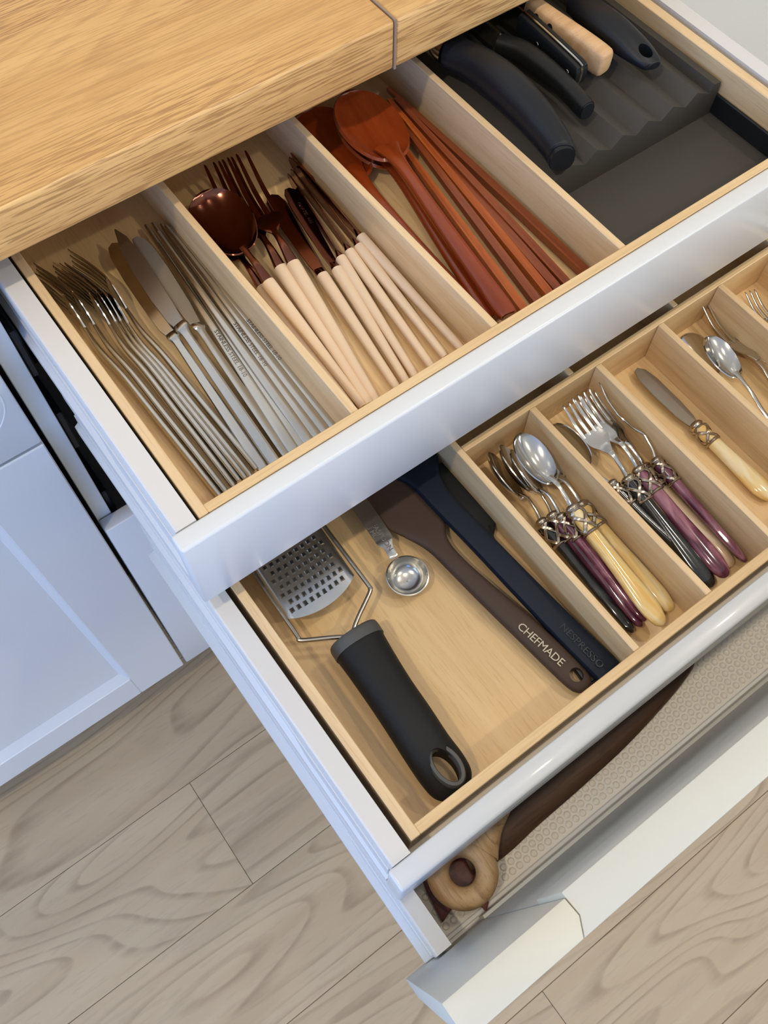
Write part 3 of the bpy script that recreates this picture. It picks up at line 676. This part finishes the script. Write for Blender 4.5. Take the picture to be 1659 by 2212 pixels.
# 1 big handle
k1 = thing('chef_knife', 'largest black knife handle with a steel ferrule, beside the third divider', 'knife', group=K)
MB().loft([(0.4909, 0.3103, 0.0120), (0.4934, 0.3058, 0.0120), (0.5018, 0.2761, 0.0140), (0.5035, 0.2345, 0.0160), (0.5022, 0.1923, 0.0140), (0.4990, 0.1570, 0.0090), (0.4957, 0.1417, 0.0060), (0.4925, 0.1356, 0.0060)],
          [(.024, .026), (.027, .030), (.031, .034), (.034, .037), (.032, .035), (.028, .032), (.0265, .031), (.025, .029)], n=20, sub=4, e=2.4).build('handle', 'navy_black', k1)
MB().loft([(0.4932, 0.1368, 0.0060), (0.4915, 0.1332, 0.0060)], [(.0235, .0275), (.0225, .0265)], n=20, sub=1, e=2.4).build('end_plate', 'black_plastic', k1)
MB().loft([(0.4901, 0.3234, 0.0120), (0.4896, 0.3168, 0.0120), (0.4910, 0.3100, 0.0120)], [(.019, .022), (.021, .024), (.0235, .0255)], n=16, sub=3).build('ferrule', 'steel', k1)
knife_blade(k1, (0.4918, 0.3241, 0.0100), (-.03, 1, 0), .034, .15)
k2 = thing('paring_knife', 'slim round-ended black knife handle, second in the tray', 'knife', group=K)
MB().loft([(0.5462, 0.2932, 0.0060), (0.5559, 0.2720, 0.0070), (0.5592, 0.2434, 0.0070), (0.5598, 0.2122, 0.0060), (0.5574, 0.1802, 0.0040), (0.5566, 0.1713, 0.0035)],
          [(.018, .020), (.0205, .022), (.0205, .022), (.019, .021), (.0180, .0205), (.0172, .0195)], n=18, sub=4, e=2.3).build('handle', 'black_plastic', k2)
MB().loft([(0.5568, 0.1722, 0.0035), (0.5564, 0.1694, 0.0035)], [(.0160, .0185), (.0150, .0175)], n=18, sub=1, e=2.3).build('end_plate', 'navy_black', k2)
knife_blade(k2, (0.5487, 0.2947, 0.0040), (0, 1, 0), .026, .12)
k3 = thing('riveted_knife', 'black riveted knife handle with a bright steel tang along its back', 'knife', group=K)
def slab(t, name, mat, A, B, w, h, dx, e=5, z=0):
    A, B = Vector(A), Vector(B); A.x += dx; B.x += dx
    d = (B - A)
    return MB().loft([A, A + d * .5, A + d * .93, A + d * .985, B], [(w, h), (w, h), (w, h * .92), (w, h * .7), (w * .9, h * .35)], n=12, sub=3, e=e).build(name, mat, t)
A3, B3 = (0.5809, 0.2978, 0.0120), (0.5801, 0.2066, 0.0080)
slab(k3, 'scale', 'black_plastic', A3, B3, .0062, .026, -.0048); slab(k3, 'scale', 'black_plastic', A3, B3, .0062, .026, .0046)
slab(k3, 'tang', 'steel', A3, B3, .0034, .0275, 0)
for u in (.35, .86):
    p = Vector(A3).lerp(Vector(B3), u); MB().loft([p + Vector((-.0083, 0, 0)), p + Vector((-.0072, 0, 0))], [(.005, .005), (.006, .006)], n=12, sub=1).build('rivet', 'steel', k3)
knife_blade(k3, Vector(A3), (0, 1, 0), .026, .14)
k4 = thing('wooden_handled_knife', 'pale wooden knife handle with two dark rivets', 'knife', group=K)
A4, B4 = (0.6047, 0.3134, 0.0100), (0.6148, 0.2065, 0.0060)
dd = Vector(B4) - Vector(A4)
MB().loft([Vector(A4), Vector(A4) + dd * .35, Vector(A4) + dd * .7, Vector(A4) + dd * .93, Vector(A4) + dd * .985, Vector(B4)],
          [(.019, .024), (.0195, .026), (.0195, .029), (.020, .028), (.018, .024), (.011, .015)], n=16, sub=4, e=3.6).build('handle', 'beech', k4)
for u in (.16, .34):
    p = Vector(A4).lerp(Vector(B4), u) + Vector((-.0095, -.001, .004)); MB().loft([p, p + Vector((-.0012, 0, .0006))], [(.0075, .0075), (.0068, .0068)], n=14, sub=1, up=(0, 1, 0)).build('rivet', 'navy_black', k4)
knife_blade(k4, Vector(A4), (0, 1, 0), .026, .13)
k5 = thing('kitchen_tool', 'black tool handle with a hanging loop at its end, rightmost in the tray', 'tool', group=K)
hd = MB().loft([(0.6482, 0.2905, 0.0120), (0.6462, 0.2609, 0.0130), (0.6480, 0.2355, 0.0120), (0.6497, 0.2122, 0.0100), (0.6513, 0.1935, 0.0080), (0.6527, 0.1812, 0.0060), (0.6523, 0.1769, 0.0060)],
          [(.026, .024), (.031, .027), (.033, .027), (.032, .022), (.029, .015), (.022, .011), (.012, .007)], n=18, sub=4, e=2.5).build('handle', 'navy_black', k5)
A5 = Vector((0.6493, 0.2008, 0.0100)); B5 = Vector((0.6515, 0.1843, 0.0070)); d5 = (B5 - A5)
ct = MB(); M5 = frame((A5 + B5) / 2, d5)
ct.prism([(math.cos(i * math.pi / 12) * d5.length * .5, math.sin(i * math.pi / 12) * .0068) for i in range(24)], 'z', -.04, .04)
cto = ct.build('c', 'black_plastic'); cto.matrix_world = M5; cut(hd, cto)
knife_blade(k5, (0.6502, 0.2898, 0.0100), (0, 1, 0), .022, .12)

# ------------------------------------------------------------------ tools in the middle drawer
FZ = Z2 - .055
gr = thing('flat_grater', 'flat steel grater with thick black rubber handle', 'grater')
wz = FZ + .030
WL = [(0.0597, 0.0891, -0.1660), (0.0560, 0.0209, -0.1660), (0.0546, -0.0462, -0.1670), (0.0542, -0.0519, -0.1670), (0.0566, -0.0559, -0.1670), (0.0886, -0.0755, -0.1670), (0.0951, -0.0879, -0.1670)]
WR = [(0.1379, 0.0597, -0.1660), (0.1361, 0.0157, -0.1660), (0.1351, -0.0463, -0.1670), (0.1341, -0.0513, -0.1670), (0.1302, -0.0552, -0.1670), (0.0999, -0.0740, -0.1670), (0.0946, -0.0886, -0.1670)]
fr_ = MB(); fr_.loft(WL, [(.0042, .0042)] * 7, n=10, sub=6); fr_.loft(WR, [(.0042, .0042)] * 7, n=10, sub=6)
fr_.build('wire_frame', 'steel_dull', gr)
# plate between the wires with an arched lower edge
pa, pb = Vector(WL[2]), Vector(WR[2]); pa2, pb2 = Vector(WL[0]), Vector(WR[0])
la = Vector((0.0549, -0.0305, -0.1635)); ra = Vector((0.1302, -0.0319, -0.1635)); ba = Vector((0.0941, -0.0438, -0.1635))
dl = (Vector(WL[1]) - Vector(WL[0])).normalized(); dr = (Vector(WR[1]) - Vector(WR[0])).normalized()
ex = (ra - la); ey = -(dl + dr).normalized(); sagv = (ba - (la + ra) / 2).dot(-ey)
grid = []
NU, NV = 26, 20
for i in range(NU + 1):
    row = []
    for j in range(NV + 1):
        v = j / NV; edge = la.lerp(ra, v) + (-ey) * (sagv * (1 - (2 * v - 1) ** 2) ** .8)
        far = la.lerp(ra, v) + ey * .155
        p = edge.lerp(far, i / NU); p.z = -.1630 + .0022 * (1 - (2 * v - 1) ** 2) - (.0025 if j in (0, NV) else 0)
        row.append(p)
    grid.append(row)
g = MB(); g.shell([r[::-1] for r in grid], .0009); g.build('grating_plate', 'steel_satin', gr, angle=50)
th = MB(); exn = ex.normalized(); wd_ = ex.length
for i in range(15):
    for j in range(9):
        v = .12 + .76 * (j + (.5 if i % 2 else 0)) / 8.5
        if v > .9: continue
        p = la.lerp(ra, v) + ey * (.004 + i * .0082) + (-ey) * (sagv * .25 * (1 - (2 * v - 1) ** 2)); z = -.1630 + .0022 * (1 - (2 * v - 1) ** 2)
        a, b = exn * .0022, (-ey) * .0026
        base = [p - a - b, p + a - b, p + a + b, p - a + b]
        th.mi = 0
        n = th.addv([(q.x, q.y, z - .0002) for q in base] + [((p + (q - p) * .62).x, (p + (q - p) * .62).y, z + .0013) for q in base])
        th.addf([(n + k, n + (k + 1) % 4, n + 4 + (k + 1) % 4, n + 4 + k) for k in range(4)])
        th.mi = 1; th.addf([(n + 4, n + 5, n + 6, n + 7)])  # dark caps imitate the shade inside the grating holes
tag(th.build('grating_teeth', ['steel_satin', 'shade_black'], gr, smooth=False), kind='stuff')
hc = [(0.0952, -0.0833, -0.1680), (0.0945, -0.0886, -0.1680), (0.0930, -0.1094, -0.1670), (0.0908, -0.1410, -0.1660), (0.0891, -0.1719, -0.1650), (0.0874, -0.1985, -0.1660), (0.0877, -0.2186, -0.1700), (0.0880, -0.2333, -0.1740), (0.0882, -0.2416, -0.1760), (0.0883, -0.2434, -0.1760)]
hs = [(.0475, .043), (.0485, .044), (.0455, .043), (.0430, .042), (.0430, .041), (.0430, .038), (.0440, .031), (.0400, .025), (.0260, .020), (.012, .012)]
hd = MB().loft(hc[1:], hs[1:], n=24, sub=4, e=2.3).build('handle', 'black_matte', gr)
MB().loft([(0.0953, -0.0788, -0.1680), (0.0952, -0.0807, -0.1680), (0.0945, -0.0912, -0.1680)], [(.0475, .040), (.0500, .0455), (.0500, .0465)], n=24, sub=3, e=2.3).build('collar', 'grey_rubber', gr)
hax = (Vector(hc[7]) - Vector(hc[5])).normalized(); hp = Vector((0.0881, -0.2212, -0.1500))
M6 = frame(hp, (hax.x, hax.y, 0))
ct = MB(); ct.prism([(math.cos(i * math.pi / 16) * .0172, math.sin(i * math.pi / 16) * .0100) for i in range(32)], 'z', -.06, .06)
cto = ct.build('c', 'black_matte'); cto.matrix_world = M6; cut(hd, cto)
rg = MB(); rg.loft([(math.cos(i * math.pi / 16) * .0178, math.sin(i * math.pi / 16) * .0106, 0) for i in range(32)], [(.0052, .018)] * 32, n=8, sub=1, closed=True, e=3)
ro = rg.build('hanging_ring', 'grey_rubber', gr); ro.matrix_world = frame(Vector((0.0898, -0.2202, -0.1600)), (hax.x, hax.y, 0))

ms = thing('measuring_spoon', 'small steel measuring spoon with a flat stamped handle', 'measuring spoon')
mc = Vector((0.1728, -0.0581, -0.1765)); rm = .0205
prof = [(rm, 0)]
for i in range(1, 9): a = i / 8 * math.pi / 2; prof.append((rm * math.cos(a) ** .55 if i < 8 else .0004, -.0165 * math.sin(a) ** 1.3))
inner = [(max(.0004, r - .0011), z + .0011 if z < -.002 else z + .0003) for r, z in prof][::-1]
MB().lathe(inner + prof, 40, mc).build('bowl', 'steel_satin', ms, angle=50)
hm = [(0.1731, -0.0366, -0.1755), (0.1734, -0.0346, -0.1745), (0.1747, -0.0277, -0.1745), (0.1754, -0.0234, -0.1745), (0.1759, -0.0182, -0.1745), (0.1767, -0.0132, -0.1745), (0.1786, 0.0124, -0.1735), (0.1807, 0.0418, -0.1725)]
MB().loft(hm, [(.0092, .0015), (.0088, .0015), (.0092, .0015), (.0108, .0015), (.0165, .0015), (.0178, .0015), (.0182, .0015), (.0182, .0015)], n=8, sub=3, e=8).build('handle', 'steel_satin', ms)
dm = Vector(hm[5]) - Vector(hm[6])
for tx, pp, sz in (('1 TEASPOON', (0.1768, -0.0080, -0.1725), .0072), ('5 ML', (0.1714, -0.0033, -0.1725), .0066)):
    text(tx, sz, frame(Vector(pp) + Vector((0, 0, -.0009)), (dm.x, dm.y, 0)), 'engraved', ms, .0002)

bs = thing('brown_spatula', 'brown silicone spatula with tan lettering on its handle', 'spatula')
hd = MB().loft([(0.2387, -0.2390, -0.1840), (0.2384, -0.2357, -0.1840), (0.2376, -0.2266, -0.1840), (0.2346, -0.2006, -0.1830), (0.2294, -0.1609, -0.1820), (0.2226, -0.1150, -0.1810), (0.2177, -0.0757, -0.1800), (0.2166, -0.0485, -0.1800), (0.2186, -0.0261, -0.1810)],
          [(.010, .005), (.0185, .009), (.0245, .011), (.0260, .0135), (.0245, .0145), (.0212, .0145), (.0188, .0135), (.023, .012), (.046, .009)], n=18, sub=4, e=2.6).build('handle', 'brown_silicone', bs)
hx = Vector((0.2381, -0.2243, -0.1840))
ct = MB(); ct.prism([(hx.x + math.cos(i * math.pi / 12) * .0066, hx.y + math.sin(i * math.pi / 12) * .0066) for i in range(24)], 'z', -.25, -.1)
cut(hd, ct.build('c', 'brown_silicone'))
MB().loft([(0.2169, -0.0372, -0.1810), (0.2194, -0.0230, -0.1820), (0.2213, -0.0019, -0.1830), (0.2225, 0.0209, -0.1840), (0.2213, 0.0504, -0.1840), (0.2214, 0.1165, -0.1840), (0.2215, 0.1587, -0.1840), (0.2215, 0.1673, -0.1840)],
          [(.030, .010), (.050, .009), (.070, .0075), (.078, .0070), (.079, .0065), (.078, .006), (.070, .005), (.045, .003)], n=18, sub=5, e=3).build('head', 'brown_silicone', bs)
dB = Vector((0.2341, -0.2036, -0.1800)) - Vector((0.2279, -0.1623, -0.1800))
text('CHEFMADE', .0108, frame(Vector((0.2291, -0.1842, -0.1744)), dB), 'tan_print', bs, .0002, .94)

bn = thing('black_spatula', 'black nylon spoon spatula half under the navy spatula', 'spatula')
MB().loft([(0.2505, -0.2367, -0.1880), (0.2508, -0.2338, -0.1880), (0.2522, -0.2045, -0.1880), (0.2545, -0.1659, -0.1870), (0.2568, -0.1160, -0.1860), (0.2597, -0.0791, -0.1860), (0.2627, -0.0598, -0.1860)],
          [(.018, .006), (.0200, .0085), (.0185, .0085), (.0140, .0085), (.0115, .0085), (.0125, .008), (.020, .007)], n=14, sub=4, e=4).build('handle', 'black_nylon', bn)
MB().loft([(0.2610, -0.0691, -0.1860), (0.2664, -0.0526, -0.1870), (0.2701, -0.0350, -0.1870), (0.2721, -0.0134, -0.1870), (0.2734, 0.0078, -0.1870), (0.2741, 0.0192, -0.1870), (0.2742, 0.0231, -0.1870)],
          [(.016, .007), (.036, .006), (.046, .0055), (.048, .005), (.044, .0045), (.030, .003), (.012, .002)], n=16, sub=5, e=3).build('head', 'black_nylon', bn)

ns = thing('navy_spatula', 'dark navy blue silicone spatula with faint dark lettering', 'spatula')
MB().loft([(0.2627, -0.2383, -0.1790), (0.2628, -0.2352, -0.1790), (0.2585, -0.1901, -0.1780), (0.2537, -0.1310, -0.1760), (0.2500, -0.0721, -0.1750), (0.2466, -0.0191, -0.1750), (0.2478, 0.0061, -0.1760), (0.2511, 0.0239, -0.1770)],
          [(.0255, .010), (.0265, .0115), (.0260, .012), (.0245, .0125), (.0235, .0125), (.0235, .012), (.028, .011), (.040, .009)], n=16, sub=4, e=4).build('handle', 'navy_silicone', ns)
MB().loft([(0.2490, 0.0136, -0.1770), (0.2515, 0.0282, -0.1780), (0.2520, 0.0464, -0.1790), (0.2531, 0.0793, -0.1790), (0.2526, 0.1107, -0.1790)],
          [(.030, .010), (.048, .009), (.058, .008), (.060, .007), (.05, .005)], n=16, sub=5, e=3).build('head', 'navy_silicone', ns)
dN = Vector((0.2582, -0.2267, -0.1700)) - Vector((0.2547, -0.1742, -0.1700))
text('NESPRESSO', .0098, frame(Vector((0.2571, -0.2075, -0.1717)), dN), 'navy_print', ns, .0003, 1.05)

# ---- pearl handled cutlery
G = 'pearl handled spoons with lattice collars'
PS = [('black_pearl', (0.3091, -0.2252, -0.1840), (0.3117, -0.0039, -0.1700), -48, 'spoon with black pearl handle beside the wide compartment'),
      ('plum_pearl', (0.3198, -0.2259, -0.1840), (0.3229, -0.0069, -0.1620), -46, 'spoon with dark plum pearl handle next to the black spoon'),
      ('purple_pearl', (0.3245, -0.2239, -0.1800), (0.3259, -0.0192, -0.1580), -46, 'spoon with purple pearl handle under the ivory spoon'),
      ('ivory_pearl', (0.3309, -0.2374, -0.1720), (0.3400, -0.0144, -0.1480), -8, 'spoon with ivory pearl handle lying on top, bright bowl facing up'),
      ('ivory_pearl', (0.3543, -0.2305, -0.1860), (0.3604, -0.0122, -0.1780), -10, 'spoon with ivory pearl handle hidden under the topmost ivory one')]
for m, A, B, r, lb in PS: item('ps' + m, lambda m=m: pearl_spoon(m), A, B, r, lb, G)
G = 'pearl handled forks with lattice collars'
PF = [('clear_pearl', (0.4345, -0.2324, -0.1880), (0.4438, -0.0072, -0.1820), 0, 'fork with clear beige pearl handle below the purple forks'),
      ('black_pearl', (0.4003, -0.2364, -0.1820), (0.4132, -0.0116, -0.1580), 6, 'fork with black pearl handle, white highlight on its broad head'),
      ('purple_pearl', (0.4165, -0.2378, -0.1780), (0.4306, -0.0067, -0.1660), 0, 'fork with purple pearl handle beside the black handled fork'),
      ('purple_pearl', (0.4462, -0.2375, -0.1840), (0.4455, -0.0124, -0.1600), -58, 'fork with purple pearl handle nearest the spreader compartment')]
for m, A, B, r, lb in PF: item('pf' + m, lambda m=m: pearl_fork(m), A, B, r, lb, G)
item('psblack_pearl', None, (0.4010, -0.2264, -0.1860), (0.3843, -0.0204, -0.1600), 62, 'spoon with black pearl handle tilted behind the spoon compartment divider', G)
item('spr', lambda: spreader('ivory_pearl'), (0.5205, -0.2053, -0.1870), (0.5180, -0.0088, -0.1860), 0, 'butter spreader with ivory handle alone in its compartment', None)
G = 'plain steel dessert cutlery'
item('df', lambda: small_fork(3), (0.6077, -0.2075, -0.1870), (0.6277, 0.0055, -0.1780), -20, 'steel dessert fork with long tines behind the shiny teaspoon', G)
item('df', None, (0.6196, -0.2175, -0.1900), (0.6394, 0.0019, -0.1860), -14, 'steel dessert fork lying under the other dessert fork', G)
item('ts', tea_spoon, (0.5734, -0.2013, -0.1860), (0.5919, -0.0327, -0.1660), -6, 'shiny steel teaspoon lying across the dessert forks', G)
item('ts', None, (0.5516, -0.1960, -0.1880), (0.5839, -0.0126, -0.1780), 40, 'steel teaspoon tilted against the divider, only its rim in view', G)
item('df3', lambda: small_fork(3), (0.6592, -0.1569, -0.1880), (0.6856, -0.0099, -0.1820), -10, 'three tined small steel fork at the right edge of the photo', None)

# ------------------------------------------------------------------ lowest drawer
tv = thing('wooden_trivet', 'red brown wooden board under the round wooden handle', 'board')
pts = [(0.0425, -0.2615, -0.3860), (0.0362, -0.2837, -0.3860), (0.0314, -0.3154, -0.3860), (0.0467, -0.3105, -0.3920), (0.0732, -0.3272, -0.3920), (0.0737, -0.3333, -0.3920), (0.0807, -0.3288, -0.3920), (0.1085, -0.2686, -0.3920), (0.0850, -0.2513, -0.3920)]
MB().prism([(p[0], p[1]) for p in pts], 'z', -.3954, -.386).build('board', 'mahogany', tv, bevel=.0015)
rw = thing('ring_handled_masher', 'pale wooden tool with a thick round ring end', 'kitchen tool')
c = Vector((0.0748, -0.2902, -0.3660)); pr = []
for i in range(20):
    a = 2 * math.pi * i / 20; pr.append((.0250 + .0115 * math.copysign(abs(math.cos(a)) ** .85, math.cos(a)), .0140 * math.copysign(abs(math.sin(a)) ** .8, math.sin(a))))
MB().lathe(pr, 40, c).build('ring', 'olive_wood', rw)
e2 = Vector((0.1688, -0.2508, -0.3620)); d_ = (e2 - c).normalized()
MB().loft([c + d_ * .028, c + d_ * .045, c + d_ * .07, c + d_ * .16], [(.052, .027), (.038, .026), (.030, .025), (.028, .024)], n=18, sub=4, e=2.4).build('shaft', 'olive_wood', rw)
db = thing('acacia_board', 'dark brown wooden paddle tapering to a rounded tip', 'board')
A = [(0.1006, -0.2900, -0.3720), (0.1448, -0.2889, -0.3720), (0.2077, -0.2829, -0.3730), (0.2774, -0.2797, -0.3740), (0.3501, -0.2763, -0.3750), (0.4053, -0.2711, -0.3750), (0.4296, -0.2689, -0.3750)]
lower = [(0.0907, -0.2991, -0.3720), (0.1255, -0.3045, -0.3720), (0.1716, -0.3019, -0.3720), (0.2347, -0.3001, -0.3720), (0.3038, -0.2963, -0.3730), (0.3787, -0.2867, -0.3740), (0.4227, -0.2772, -0.3750), (0.4368, -0.2742, -0.3750)]
m = MB(); lo = [Vector(p) for p in lower]
secs = [.062, .066, .066, .062, .055, .044, .034, .020]
ctr = [(p.x + (-.25) * w * .2, p.y + w * .5) for p, w in zip(lo, secs)]
m.loft([(x, y, -.383) for x, y in ctr], [(w, .022) for w in secs], n=16, sub=4, e=2.8); m.build('paddle', 'acacia', db)

# ------------------------------------------------------------------ to metres: one scale for the whole place
for o in list(sc.objects):
    if o.parent is None and o.type in ('MESH', 'EMPTY'):
        o.matrix_world = Matrix.Translation((0, 0, ZUP)) @ Matrix.Scale(S, 4) @ o.matrix_basis.copy()
